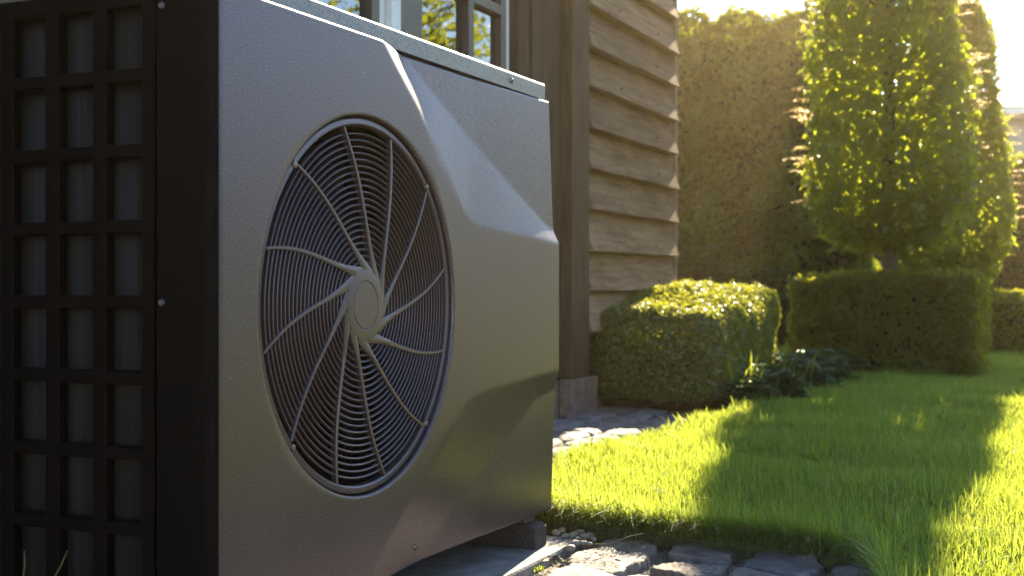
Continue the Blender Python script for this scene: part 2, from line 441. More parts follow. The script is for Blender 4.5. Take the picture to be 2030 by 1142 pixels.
A1 = lambda x, y: ground(1040+x/5.64, 1000+y/5.64)[:2]
A2 = lambda x, y: ground(1380+x/5.34, 1000+y/5.34)[:2]
near = [
    [A1(*p) for p in ((780,430),(900,365),(1150,345),(1400,415),(1490,480),(1400,550),(1180,520),(980,475))],
    [A1(*p) for p in ((490,570),(580,510),(760,482),(960,492),(1120,530),(1330,522),(1400,580),(1230,660),(1080,715),(960,725),(840,685),(500,668))],
    [A1(*p) for p in ((330,712),(480,682),(800,700),(960,732),(1070,790),(1000,880),(880,1100),(120,1100),(200,850))],
    [A1(1590,560), A1(1640,480), A1(1750,415), A2(150,415), A2(330,435), A2(420,482), A2(350,592), A2(60,592), A1(1720,590)],
    [A1(1400,700), A1(1540,640), A1(1690,598), A1(1850,625), A2(130,608), A2(340,620), A2(290,700), A2(130,760), A1(1860,810), A1(1690,770)],
    [A2(*p) for p in ((470,600),(640,498),(780,485),(1240,545),(1340,612),(1320,665),(1190,750),(1020,728),(760,672))],
    [A2(*p) for p in ((380,650),(500,640),(720,690),(1010,750),(1090,840),(1020,1000),(260,1000),(290,780))],
    [A2(*p) for p in ((1415,665),(1520,580),(1680,550),(1830,600),(1950,680),(1760,740),(1470,730))],
    [A1(1090,800), A1(1260,768), A1(1500,795), A1(1640,850), A2(230,790), A2(200,950), A1(1700,1000), A1(1020,1000)],
]
for p in near:
    stone(p, 72, 14, 0.003, -0.003, 0.004, 0.010)
# the rest of the paving, laid in courses beside the house and towards the camera
def uw(u, w): return P0[:2] + U[:2]*u + NRM[:2]*w
PAD_U0, PAD_U1, PAD_W0, PAD_W1 = -0.14, 1.125, -0.60, 0.026
def courses(u0, u1, w0, w1, su, sw, test, res=20):
    w = w0; row = 0
    while w < w1:
        hw = sw*rng.uniform(0.85, 1.15); u = u0 + (row % 2)*su*0.5
        while u < u1:
            lu = su*rng.uniform(0.75, 1.3)
            j = lambda: rng.normal(0, 0.008, 2)
            g_ = 0.011
            quad = [uw(u+g_, w+g_)+j(), uw(u+lu*0.5, w+g_*0.6)+j(), uw(u+lu-g_, w+g_)+j(), uw(u+lu-g_*0.6, w+hw*0.5)+j(), uw(u+lu-g_, w+hw-g_)+j(), uw(u+lu*0.5, w+hw-g_*0.6)+j(), uw(u+g_, w+hw-g_)+j(), uw(u+g_*0.6, w+hw*0.5)+j()]
            q = np.array(quad)
            if test(q): stone(q, res, 4, 0.008, -0.006, 0.004)
            u += lu
        w += hw; row += 1
near_c = [np.mean(p, axis=0) for p in near]
def ok_back(q):
    c = q.mean(0)
    if in_poly(q[:, 0], q[:, 1], LAWN-np.array([0.02, 0.0])).any(): return False
    return (q[:, 0].max() < 0.68)
courses(1.19, 4.4, -0.93, 0.75, 0.19, 0.15, ok_back)
def ok_front(q):
    r_ = q-P0[:2]; uu = r_@U[:2]; ww = r_@NRM[:2]
    if ((uu > PAD_U0-0.02) & (uu < PAD_U1+0.02) & (ww > PAD_W0-0.02) & (ww < PAD_W1+0.01)).any(): return False
    if in_poly(q[:, 0], q[:, 1], LAWN-np.array([0.03, 0.02])).any(): return False
    if q[:, 1].max() > 2.19 and q[:, 0].max() > -0.12: return False
    return True
courses(-0.9, 1.05, 0.045, 0.75, 0.2, 0.16, ok_front)

# fine grit in the joints
def blob_np(n, seed_scale, pos, flat=0.6):
    base = np.array([(1,0,0),(-1,0,0),(0,1,0),(0,-1,0),(0,0,1),(0,0,-1)], float)
    tri = np.array([(0,2,4),(2,1,4),(1,3,4),(3,0,4),(2,0,5),(1,2,5),(3,1,5),(0,3,5)], np.int32)
    s_ = seed_scale[:, None, None]*rng.uniform(0.6, 1.3, (n, 6, 1))
    a = rng.uniform(0, 6.28, n); ca, sa = np.cos(a), np.sin(a)
    b_ = np.repeat(base[None], n, 0)*s_*np.array([1, 1, flat])
    x = b_[:, :, 0]*ca[:, None]-b_[:, :, 1]*sa[:, None]; y = b_[:, :, 0]*sa[:, None]+b_[:, :, 1]*ca[:, None]
    V = np.stack([x, y, b_[:, :, 2]], 2)+pos[:, None, :]
    F = tri[None]+(np.arange(n)*6)[:, None, None]
    return V.reshape(-1, 3), F.reshape(-1, 3)
n = 5200
gx = rng.uniform(-0.1, 0.75, n); gy = rng.uniform(1.95, 2.72, n)
k = ~in_poly(gx, gy, LAWN)
r_ = np.c_[gx, gy]-P0[:2]; uu = r_@U[:2]; ww = r_@NRM[:2]
k &= ~((uu < PAD_U1) & (ww < PAD_W1))
for p in near:
    k &= ~(in_poly(gx, gy, np.array(p)))
gx, gy = gx[k], gy[k]
V, F = blob_np(len(gx), rng.uniform(0.0012, 0.0042, len(gx)), np.c_[gx, gy, np.full(len(gx), -0.020)])
grit = np_obj('joint_grit', V, [F.astype(np.int32)], plain('grit', (0.30,0.25,0.20), 0.9, 0, 0.6, 300), None)
tag(grit, 'loose sandy grit lying in the joints between the paving stones', 'grit', kind='stuff')

# ------------------------------------------------------------------ grass blades
def blades(pos, h, w, lean, head, segs, twist=0.0):
    n = len(pos)
    t = np.linspace(0, 1, segs+1)
    d = np.stack([np.cos(head), np.sin(head)], 1)
    sd_a = head+np.pi/2+twist
    sd = np.stack([np.cos(sd_a), np.sin(sd_a)], 1)
    vs_ = []
    for i, ti in enumerate(t):
        hor = lean*h*ti**1.8
        ver = h*ti*np.sqrt(np.clip(1-(0.75*np.clip(lean, 0, 1.25)*ti**0.8)**2, 0.02, 1))
        c = np.c_[pos[:, :2]+d*hor[:, None], pos[:, 2]+ver]
        if i < segs:
            ww_ = w*(1-0.75*ti**1.6)*0.5
            vs_ += [c-np.c_[sd*ww_[:, None], np.zeros(n)], c+np.c_[sd*ww_[:, None], np.zeros(n)]]
        else:
            vs_.append(c)
    m = 2*segs+1
    V = np.stack(vs_, 1).reshape(-1, 3)
    base = (np.arange(n)*m)[:, None]
    Q = [base+np.array([[2*i, 2*i+1, 2*i+3, 2*i+2]]) for i in range(segs-1)]
    T = base+np.array([[2*segs-2, 2*segs-1, 2*segs]])
    return V, ([np.concatenate(Q).astype(np.int32)] if Q else []), T.astype(np.int32)

def lawn_points(n, y0, y1, slope0, slope1):
    # uniform in a wedge of ground
    y = np.sqrt(rng.uniform(y0*y0, y1*y1, n)); s_ = rng.uniform(slope0, slope1, n)
    x = s_*y
    k_ = in_poly(x, y, LAWN)
    return x[k_], y[k_]

def bumps(x, y):
    return 0.5+0.25*np.sin(7.3*x+1.3*np.sin(5.1*y))+0.25*np.sin(9.1*y+1.7*np.sin(6.3*x+0.8))

CLEAR = []   # footprints where no grass grows (hedges), filled below as (centre, half-u, half-w)
HEDGE1_C = np.array([1.942,6.934])+U[:2]*0.42
HEDGE2_C = np.array([3.35,10.0])
for c_, hu_, hw_ in ((HEDGE1_C,0.36,0.44),(HEDGE2_C,0.6,0.55)):
    CLEAR.append((c_, hu_, hw_))
grass_sets = []
def add_grass(n, y0, y1, s0, s1, hmin, hmax, wmin, wmax, segs):
    x, y = lawn_points(n, y0, y1, s0, s1)
    k_ = np.ones(len(x), bool)
    for c_, hu_, hw_ in CLEAR:
        q = np.c_[x, y]-c_
        k_ &= ~((abs(q@U[:2]) < hu_) & (abs(q@NRM[:2]) < hw_))
    x, y = x[k_], y[k_]
    h = rng.uniform(hmin, hmax, len(x))*(0.66+0.55*bumps(x, y))*np.where(rng.random(len(x)) < 0.04, 1.35, 1.0)
    w = wmin+(wmax*1.15-wmin)*rng.random(len(x))**1.6
    e = seg_dist(x, y, LAWN)
    lean = np.abs(rng.normal(0.36, 0.34, len(x))) + 0.35*np.exp(-e/0.03)
    head = rng.uniform(0, 2*np.pi, len(x))
    grass_sets.append(blades(np.c_[x, y, np.full(len(x), 0.008)], h, w, lean, head, segs, rng.normal(0, 0.5, len(x))))
add_grass(62000, 1.9, 3.4, -0.05, 0.44, 0.034, 0.070, 0.0026, 0.0050, 4)
add_grass(80000, 3.4, 5.6, -0.05, 0.46, 0.034, 0.070, 0.0036, 0.0068, 3)
add_grass(60000, 5.6, 9.0, 0.05, 0.46, 0.034, 0.066, 0.0050, 0.0088, 2)
add_grass(30000, 9.0, 15.0, 0.05, 0.55, 0.04, 0.075, 0.007, 0.012, 2)
add_grass(60000, 1.2, 9.0, 0.42, 1.4, 0.04, 0.08, 0.005, 0.010, 2)
# longer blades hanging over the turf edge onto the stones
edge = LAWN[:10]
ex, ey, eh = [], [], []
for a, b_ in zip(edge[:-1], edge[1:]):
    L_ = np.linalg.norm(b_-a)
    if a[1] < 1.5: continue
    m_ = int(L_*(2600 if a[0] < 0.55 else 1100))
    t_ = rng.uniform(0, 1, m_)
    nv = np.array([-(b_-a)[1], (b_-a)[0]])/L_        # points into the lawn or out of it
    mid = (a+b_)/2+nv*0.02
    if in_poly(np.array([mid[0]]), np.array([mid[1]]), LAWN)[0]: nv = -nv
    q = a+(b_-a)*t_[:, None]-nv*np.abs(rng.normal(0, 0.02, m_))[:, None]
    ex.append(q[:, 0]); ey.append(q[:, 1]); eh.append(np.arctan2(nv[1], nv[0])+rng.normal(0, 1.0, m_))
ex, ey, eh = map(np.concatenate, (ex, ey, eh))
grass_sets.append(blades(np.c_[ex, ey, np.full(len(ex), 0.006)], rng.uniform(0.045, 0.10, len(ex)), rng.uniform(0.002, 0.0038, len(ex)), np.abs(rng.normal(0.55, 0.35, len(ex))), eh, 4))
VV, QQ, TT = [], [], []; o_ = 0
for V, Q, T in grass_sets:
    VV.append(V); QQ += [q+o_ for q in Q]; TT.append(T+o_); o_ += len(V)
go = np_obj('grass', np.concatenate(VV), [np.concatenate(QQ).astype(np.int32), np.concatenate(TT).astype(np.int32)], M['grass'], None)
tag(go, 'bright green lawn grass, partly sunlit and partly in tree shade', 'grass', kind='stuff')
# dead, flattened strands along the turf edge
k = (rng.random(len(ex)) < 0.6) & (ex < 0.60) & (ey > 2.3)
pos = np.c_[ex[k], ey[k], rng.uniform(-0.012, 0.012, k.sum())]
V, Q, T = blades(pos, rng.uniform(0.03, 0.10, k.sum()), rng.uniform(0.0012, 0.0026, k.sum()), rng.uniform(0.95, 1.3, k.sum()), eh[k]+rng.normal(0, 0.6, k.sum()), 4)
tag(np_obj('dry_grass', V, Q+[T], M['dry'], None), 'brown dead grass strands matted along the lawn edge above the stones', 'dry grass', kind='stuff')
# the long straw lying across the stones
a = ground(1158, 1083, 0.012); b_ = ground(1210, 1080, 0.016); c_ = ground(1288, 1056, 0.03)
tag(tube('straw', [a, (a+b_)/2+np.array([0,0,0.002]), b_, (b_+c_)/2+np.array([0,0,0.004]), c_], [0.0008,0.0012,0.0012,0.001,0.0005], M['dry'], None, 5),
    'single long pale straw lying across the front paving stones', 'straw')

# ------------------------------------------------------------------ heat pump
pump = empty('heat_pump', (P0[0], P0[1], 0), ROT)
tag(pump, 'large grey outdoor heat pump with round fan grille and dark side coil', 'heat pump')
W, ZB, ZT, DEP = 1.07, 0.0605, 0.851, 0.46
FU, FZ, FR = 0.345, 0.465, 0.272

# front panel: proud face with two faceted recesses at its right end
RES = 0.002
ru = np.arange(0, W+0.06, RES); rz = np.arange(0, 0.92, RES)
GU, GZ = np.meshgrid(ru, rz, indexing='ij'); gu, gz = GU.ravel(), GZ.ravel()
D = 0.034
up_out = [(0.372,0.87),(0.381,0.852),(0.494,0.764),(0.6145,0.653),(0.655,0.612),(0.68,0.602),(0.709,0.595),(1.15,0.571)]
up_in = [(0.475,0.87),(0.500,0.848),(1.04,0.606),(1.15,0.585)]
lo_out = [(0.30,0.03),(0.37,0.098),(0.462,0.165),(0.579,0.243),(0.655,0.298),(0.685,0.311),(0.7286,0.3163),(1.15,0.336)]
lo_in = [(0.50,0.03),(0.56,0.075),(0.98,0.285),(1.15,0.305)]
dep = np.zeros(len(gu)); DU = np.interp(gu, [0.40,0.75,1.07], [D,D*0.8,D*0.36])
for out_, in_, cz, DK in ((up_out, up_in, 0.95, 1.0), (lo_out, lo_in, -0.05, 0.75)):
    po = np.array(out_+[(1.15, cz), (out_[0][0], cz)]); pi_ = np.array(in_+[(1.15, cz), (in_[0][0], cz)])
    inside = in_poly(gu, gz, po); deep = in_poly(gu, gz, pi_)
    do = seg_dist(gu, gz, out_, False); di = seg_dist(gu, gz, in_, False)
    dep = np.where(inside, np.where(deep, DK*(DU+0.04*di), DK*DU*do/(do+di+1e-9)), dep)
dep = dep.reshape(GU.shape)
ker = np.exp(-np.linspace(-3.6, 3.6, 11)**2/2); ker /= ker.sum()
for ax in (0, 1):
    pad = [(0, 0), (0, 0)]; pad[ax] = (5, 5)
    q = np.pad(dep, pad, mode='edge')
    dep = np.apply_along_axis(lambda v: np.convolve(v, ker, 'valid'), ax, q)
def depth_at(u, z):
    a = np.clip(u/RES, 0, len(ru)-2); b = np.clip(z/RES, 0, len(rz)-2)
    i = a.astype(int); j = b.astype(int); fa = a-i; fb = b-j
    return dep[i, j]*(1-fa)*(1-fb)+dep[i+1, j]*fa*(1-fb)+dep[i, j+1]*(1-fa)*fb+dep[i+1, j+1]*fa*fb
RC, RT = 0.014, 0.005
NS = 140
cu = np.concatenate([np.linspace(0.0, FU-0.29, 9)[:-1], np.linspace(FU-0.29, FU+0.29, NS+1), np.linspace(FU+0.29, W-0.006, 104)[1:]])
cz = np.concatenate([np.linspace(ZB+RT, FZ-0.29, 28)[:-1], np.linspace(FZ-0.29, FZ+0.29, NS+1), np.linspace(FZ+0.29, ZT-RT, 24)[1:]])
iu0, iz0 = 8, 27
arcs = np.linspace(0, math.pi/2, 7)[1:]
# column list: (position, extra depth)
cols = [(-RC*math.sin(a), RC-RC*math.cos(a)) for a in arcs][::-1]
cols = [(-RC, 0.0195)]+cols+[(u, 0.0) for u in cu]+[(W-0.006+0.006*math.sin(a), 0.006-0.006*math.cos(a)) for a in arcs]+[(W, 0.075)]
rows = [(ZB+RT-RT*math.sin(a), RT-RT*math.cos(a)) for a in arcs][::-1]
rows = [(ZB, 0.075)]+rows+[(z, 0.0) for z in cz]+[(ZT-RT+RT*math.sin(a), RT-RT*math.cos(a)) for a in arcs]+[(ZT, 0.075)]
ou, oz = 7+iu0, 7+iz0
nu, nz_ = len(cols), len(rows)
CU = np.array([c[0] for c in cols]); CE = np.array([c[1] for c in cols])
RZ = np.array([c[0] for c in rows]); RE = np.array([c[1] for c in rows])
gu2 = np.repeat(CU[:, None], nz_, 1); gz2 = np.repeat(RZ[None, :], nu, 0)
gy2 = np.minimum(depth_at(np.maximum(gu2, 0).ravel(), gz2.ravel()).reshape(nu, nz_)+np.maximum(CE[:, None], RE[None, :]), 0.085)
V = [np.stack([gu2, gy2, gz2], 2).reshape(-1, 3)]
idx = np.arange(nu*nz_).reshape(nu, nz_)
quads = np.stack([idx[:-1, :-1], idx[1:, :-1], idx[1:, 1:], idx[:-1, 1:]], 2)
mask = np.ones((nu-1, nz_-1), bool); mask[ou:ou+NS, oz:oz+NS] = False
Fq = [quads[mask]]
# ring of quads between the square hole and the round fan opening
bi = np.concatenate([idx[ou:ou+NS, oz], idx[ou+NS, oz:oz+NS], idx[ou+NS:ou:-1, oz+NS], idx[ou, oz+NS:oz:-1]])
bp_ = V[0][bi]
ang = np.arctan2(bp_[:, 2]-FZ, bp_[:, 0]-FU)
circ = np.c_[FU+FR*np.cos(ang), FZ+FR*np.sin(ang)]
nb = len(bi); prev = bi; base = nu*nz_
for t in np.linspace(0, 1, 9)[1:]:
    q = bp_[:, [0, 2]]*(1-t)+circ*t
    V.append(np.c_[q[:, 0], depth_at(q[:, 0], q[:, 1]), q[:, 1]])
    cur = base+np.arange(nb); base += nb
    Fq.append(np.stack([prev, np.roll(prev, -1), np.roll(cur, -1), cur], 1)); prev = cur
for rr_, yy_ in ((FR-0.0010,0.0003),(FR-0.0022,0.0012),(FR-0.003,0.0026),(FR-0.0032,0.0045),(FR-0.0034,0.018),(FR-0.0034,0.05)):
    V.append(np.c_[FU+rr_*np.cos(ang), np.full(nb, yy_), FZ+rr_*np.sin(ang)])
    cur = base+np.arange(nb); base += nb
    Fq.append(np.stack([prev, np.roll(prev, -1), np.roll(cur, -1), cur], 1)); prev = cur
fp = np_obj('front_panel', np.concatenate(V), [np.concatenate(Fq)[:, ::-1].astype(np.int32)], M['panel'], pump, smooth=True)
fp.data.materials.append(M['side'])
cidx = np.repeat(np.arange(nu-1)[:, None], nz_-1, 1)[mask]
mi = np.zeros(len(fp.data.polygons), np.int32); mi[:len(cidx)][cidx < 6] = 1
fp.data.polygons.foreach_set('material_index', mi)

def lathe_ring(name, prof, seg, mat, parent, cx=FU, cz_=FZ):
    """closed (r, y) profile turned about the fan axis"""
    m = len(prof); a = np.linspace(0, 2*np.pi, seg, endpoint=False)
    V = np.concatenate([np.c_[cx+r*np.cos(a), np.full(seg, y), cz_+r*np.sin(a)] for r, y in prof])
    F = [(i*seg+j, i*seg+(j+1) % seg, ((i+1) % m)*seg+(j+1) % seg, ((i+1) % m)*seg+j) for i in range(m) for j in range(seg)]
    return np_obj(name, V, [np.array(F, np.int32)], mat, parent, smooth=35)

# fan well and rotor
a = np.linspace(0, 2*np.pi, 96, endpoint=False)
V = np.concatenate([np.c_[FU+r*np.cos(a), np.full(96, y), FZ+r*np.sin(a)] for r, y in ((0.285,0.020),(0.262,0.024),(0.258,0.06),(0.258,0.24))]+[np.array([[FU, 0.24, FZ]])])
F = [(i*96+j, i*96+(j+1) % 96, (i+1)*96+(j+1) % 96, (i+1)*96+j) for i in range(3) for j in range(96)]
T = [(3*96+j, 3*96+(j+1) % 96, 4*96) for j in range(96)]
np_obj('fan_well', V, [np.array(F, np.int32), np.array(T, np.int32)], M['dark'], pump, smooth=False)
rotor = lathe_ring('fan', [(0.001,0.075),(0.06,0.075),(0.07,0.085),(0.07,0.16),(0.001,0.16)], 40, M['blade'], pump)
for kb in range(5):
    a0 = kb*2*np.pi/5+0.4
    rs = np.linspace(0.066, 0.245, 8); V = []
    for r in rs:
        for t in np.linspace(-1, 1, 6):
            aa = a0+t*0.42*(0.75+0.5*r/0.245)+0.5*(r-0.066)
            V.append((FU+r*math.cos(aa), 0.118+0.035*t, FZ+r*math.sin(aa)))
    F = [(i*6+j, i*6+j+1, (i+1)*6+j+1, (i+1)*6+j) for i in range(7) for j in range(5)]
    bl = np_obj('fan_blade', V, [np.array(F, np.int32)], M['blade'], rotor, smooth=True)
    md = bl.modifiers.new('thick', 'SOLIDIFY'); md.thickness = 0.004
# grille
GY = 0.006
grille = lathe_ring('fan_grille', [(0.2665,GY+0.006),(0.2665,GY+0.002),(0.2645,GY),(0.2580,GY-0.001),(0.2555,GY+0.001),(0.2545,GY+0.006),(0.2545,GY+0.012),(0.2665,GY+0.012)], 128, M['grille'], pump)
for r in np.linspace(0.062, 0.244, 21):
    lathe_ring('grille_ring', [(r-0.0011,GY+0.0022),(r,GY+0.0014),(r+0.0011,GY+0.0022),(r+0.0011,GY+0.0075),(r-0.0011,GY+0.0075)], 112, M['grille'], grille)
sp_r = 0.0462+(0.2550-0.0462)*np.linspace(0, 1, 30)**1.4
sp_d = np.degrees(np.arcsin(0.044/sp_r)-math.asin(0.044/0.26))+3.6*np.sin(np.pi*np.clip((sp_r-0.046)/0.212, 0, 1))
for ks in range(12):
    an = R(103.3+30*ks)-np.radians(sp_d)
    ctr = np.c_[FU+sp_r*np.cos(an), FZ+sp_r*np.sin(an)]
    tg = np.gradient(ctr, axis=0); tg /= np.linalg.norm(tg, axis=1)[:, None]; nn = np.c_[-tg[:, 1], tg[:, 0]]
    hw = np.interp(sp_r, [0.04,0.055,0.075,0.11,0.26], [0.0105,0.0078,0.0048,0.0032,0.0021])
    yb = GY-0.0005; sec = [(-1,yb+0.009),(-1,yb+0.0012),(-0.6,yb),(0.6,yb),(1,yb+0.0012),(1,yb+0.009)]
    V = np.concatenate([np.c_[(ctr+nn*(hw*s_[0])[:, None])[:, 0], np.full(len(sp_r), s_[1]), (ctr+nn*(hw*s_[0])[:, None])[:, 1]] for s_ in sec])
    m = len(sp_r)
    F = [(i*m+j, i*m+j+1, ((i+1) % 6)*m+j+1, ((i+1) % 6)*m+j) for i in range(6) for j in range(m-1)]
    np_obj('spoke', V, [np.array(F, np.int32)], M['grille'], grille, smooth=35)
hubp = [(0.0005,GY-0.0012),(0.0325,GY-0.0012),(0.0338,GY-0.0002),(0.0346,GY-0.0002),(0.0358,GY-0.0012),(0.0475,GY-0.0012),(0.0508,GY-0.0006),(0.0515,GY+0.001),(0.0515,GY+0.011),(0.0005,GY+0.011)]
hub = lathe_ring('hub', hubp, 64, M['grille'], grille)
for an in (133.3, 43.3, -46.7, -136.7):
    cx_, cz_ = FU+0.2600*math.cos(R(an)+0.02), FZ+0.2600*math.sin(R(an)+0.02)
    lathe_ring('screw', [(0.0002,GY-0.0032),(0.0022,GY-0.0032),(0.0042,GY-0.0024),(0.005,GY-0.001),(0.005,GY+0.003),(0.0002,GY+0.003)], 16, M['screw'], grille, cx_, cz_)

# lid
bm = bmesh.new(); add_box(bm, -0.012, W-0.001, 0.0285, DEP, 0.8535, 0.885)
bmesh.ops.bevel(bm, geom=[e for e in bm.edges if max(v.co.z for v in e.verts) > 0.88 or abs(e.verts[0].co.z-e.verts[1].co.z) > 0.01], offset=0.006, segments=4, profile=0.5, affect='EDGES')
lid = bm_obj('lid', bm, M['lid'], pump, smooth=False)
for p in lid.data.polygons: p.use_smooth = len(p.vertices) == 4 and p.area < 0.009
def face_screw(u, z, y, parent, r=0.0055):
    return lathe_ring('screw', [(0.0002,y-0.0015),(0.0018,y-0.0015),(0.0022,y-0.0035),(r*0.8,y-0.0028),(r,y-0.001),(r,y+0.002),(0.0002,y+0.002)], 16, M['screw'], parent, u, z)
face_screw(0.905, 0.868, 0.0285, lid); face_screw(0.145, 0.868, 0.0285, lid)
face_screw(0.5156, 0.0892, float(depth_at(np.array([0.5156]), np.array([0.0892]))[0]), pump)
# casing: left side panel, coil grille, back, right side, base tray
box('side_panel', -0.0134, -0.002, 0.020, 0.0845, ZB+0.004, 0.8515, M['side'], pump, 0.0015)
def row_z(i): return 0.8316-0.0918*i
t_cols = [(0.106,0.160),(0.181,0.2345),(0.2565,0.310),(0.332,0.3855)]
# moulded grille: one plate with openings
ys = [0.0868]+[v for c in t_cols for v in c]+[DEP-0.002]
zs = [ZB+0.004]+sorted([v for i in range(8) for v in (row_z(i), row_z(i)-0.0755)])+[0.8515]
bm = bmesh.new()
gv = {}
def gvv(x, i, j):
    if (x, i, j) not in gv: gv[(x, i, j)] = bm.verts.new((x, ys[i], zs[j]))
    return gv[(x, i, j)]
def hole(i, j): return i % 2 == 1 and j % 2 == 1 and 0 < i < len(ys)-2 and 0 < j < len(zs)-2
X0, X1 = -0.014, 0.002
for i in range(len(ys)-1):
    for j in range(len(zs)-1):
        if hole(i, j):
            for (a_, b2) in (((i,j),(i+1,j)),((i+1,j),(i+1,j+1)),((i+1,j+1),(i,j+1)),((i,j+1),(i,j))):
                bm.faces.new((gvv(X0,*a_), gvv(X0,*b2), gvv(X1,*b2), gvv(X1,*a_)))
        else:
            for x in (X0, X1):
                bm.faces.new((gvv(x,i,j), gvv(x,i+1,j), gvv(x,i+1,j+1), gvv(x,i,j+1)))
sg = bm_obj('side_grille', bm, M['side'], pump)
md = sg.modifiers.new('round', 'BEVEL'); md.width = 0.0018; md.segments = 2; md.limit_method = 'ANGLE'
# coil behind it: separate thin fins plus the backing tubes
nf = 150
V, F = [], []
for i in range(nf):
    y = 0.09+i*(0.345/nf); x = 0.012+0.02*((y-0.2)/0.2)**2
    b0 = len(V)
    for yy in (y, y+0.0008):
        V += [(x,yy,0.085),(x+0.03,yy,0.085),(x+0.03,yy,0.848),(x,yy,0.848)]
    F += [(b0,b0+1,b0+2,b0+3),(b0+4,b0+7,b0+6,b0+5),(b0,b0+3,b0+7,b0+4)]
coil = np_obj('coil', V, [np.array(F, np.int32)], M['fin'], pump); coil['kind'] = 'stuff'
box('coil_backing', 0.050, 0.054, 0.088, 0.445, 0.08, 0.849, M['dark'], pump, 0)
for z in (0.828, 0.4725, 0.10):
    bm = bmesh.new(); bmesh.ops.create_cone(bm, cap_ends=True, segments=14, radius1=0.0045, radius2=0.0032, depth=0.003, matrix=Matrix.Translation((-0.0148, 0.076, z)) @ Matrix.Rotation(-math.pi/2, 4, 'Y'))
    bm_obj('screw', bm, M['zinc'], pump)
box('back_panel', -0.010, W-0.004, DEP-0.004, DEP, ZB+0.004, 0.852, M['side'], pump, 0.001)
box('right_side_panel', W-0.012, W-0.001, 0.088, DEP-0.006, ZB+0.004, 0.852, M['panel'], pump, 0.002)
box('base_tray', 0.012, W-0.014, 0.03, DEP-0.006, ZB+0.002, ZB+0.022, M['side'], pump, 0.002)
for fu_ in (0.06, 0.978):
    box('rail', fu_+0.008, fu_+0.052, 0.035, 0.44, 0.046, ZB+0.0015, M['zinc'], pump, 0.002)
    prism('rubber_foot', [(0.012,0.0005),(0.445,0.0005),(0.445,0.040),(0.430,0.0455),(0.027,0.0455),(0.012,0.040)], 'x', fu_, fu_+0.056, M['rubber'], pump, 0.003)

# concrete pad
pad = empty('concrete_pad', (P0[0], P0[1], 0), ROT)
tag(pad, 'flat grey concrete slab underneath the heat pump', 'slab')
box('slab', PAD_U0, PAD_U1, -PAD_W1, -PAD_W0, -0.055, 0.0, M['concrete'], pad, 0.006)

# pebbles beside the pad and a dead leaf in the joint
ico = bmesh.new(); bmesh.ops.create_icosphere(ico, subdivisions=2, radius=1.0)
for v in ico.verts: v.co *= 1+0.09*math.sin(3*v.co.x+1.7*v.co.y)+0.05*math.sin(4*v.co.z+v.co.x)
pm = bpy.data.meshes.new('pebble'); ico.to_mesh(pm); ico.free(); pm.materials.append(M['pebble'])
for p in pm.polygons: p.use_smooth = True
spots = [(1103,1058,11),(1120,1064,9),(1137,1062,13),(1146,1070,9),(1138,1079,12),(1157,1078,10),(1160,1066,12),(1170,1062,10),(1150,1056,11),(1128,1088,12),(1176,1070,8),(1115,1053,10),(1167,1079,7)]
for i, (x, y, s) in enumerate(spots):
    q = ground(x, y, 0.004); r_ = s*q[1]/F_PX
    o = bpy.data.objects.new('pebble', pm); COL.objects.link(o)
    o.location = q; o.scale = (r_*1.15, r_*0.8, r_*0.6); o.rotation_euler = (rng.uniform(-0.3,0.3), rng.uniform(-0.3,0.3), rng.uniform(0,6))
    tag(o, 'small pale rounded pebble in the cluster beside the pad corner', 'pebble', 'pebbles beside the pad corner')
q = ground(1095, 1116, -0.004)
V = [(-0.02,0,0.002),(-0.006,0.010,0.008),(0.012,0.007,0.010),(0.024,0,0.005),(0.010,-0.009,0.009),(-0.008,-0.009,0.007),(0.0,0,0.002)]
lf = np_obj('dead_leaf', V, [np.array([(0,1,6),(1,2,6),(2,3,6),(3,4,6),(4,5,6),(5,0,6)], np.int32)], plain('dead_leaf', (0.05,0.028,0.018), 0.7), None)
lf.location = q; lf.rotation_euler = (0.1,0.1,0.5)
tag(lf, 'dark curled dead leaf lying in the joint along the pad', 'leaf')
for i, (x, y, r_) in enumerate(((1092,1107,0.014),(1063,1126,0.013))):
    q = ground(x, y, -0.012); m_ = 90
    px_ = np.c_[q[0]+rng.normal(0, r_*0.6, m_), q[1]+rng.normal(0, r_*0.6, m_), np.full(m_, -0.016)]
    V, Q, T = blades(px_, rng.uniform(0.004, 0.012, m_), rng.uniform(0.001, 0.0022, m_), rng.uniform(0.3, 1, m_), rng.uniform(0, 6.28, m_), 2)
    tag(np_obj('moss_tuft', V, Q+[T], M['grass'], None), ('mossy green tuft above the dead leaf in the pad joint', 'small moss tuft nearest the bottom edge in the pad joint')[i], 'moss')
# two thin grass stalks standing by the coil side
for i, (x0, y0, x1, y1) in enumerate(((46,1145,48,1093),(105,1150,134,1092))):
    t_ = 1.40
    a = np.array([(x0-1015)*t_/F_PX, t_, CAM_Z+(571-y0)*t_/F_PX]); b_ = np.array([(x1-1015)*t_/F_PX, t_, CAM_Z+(571-y1)*t_/F_PX])
    g0 = np.array([a[0]-0.02*(i*2-1)*0.5, t_, -0.02])
    tag(tube('grass_stalk', [g0, (g0*0.4+a*0.6), a, (a+b_)/2+np.array([0.001,0,0]), b_], [0.0012,0.001,0.0008,0.0007,0.0004], M['dry'], None, 5),
        ('upright thin grass stalk before the dark coil side', 'leaning thin grass stalk before the dark coil side')[i], 'grass stalk')

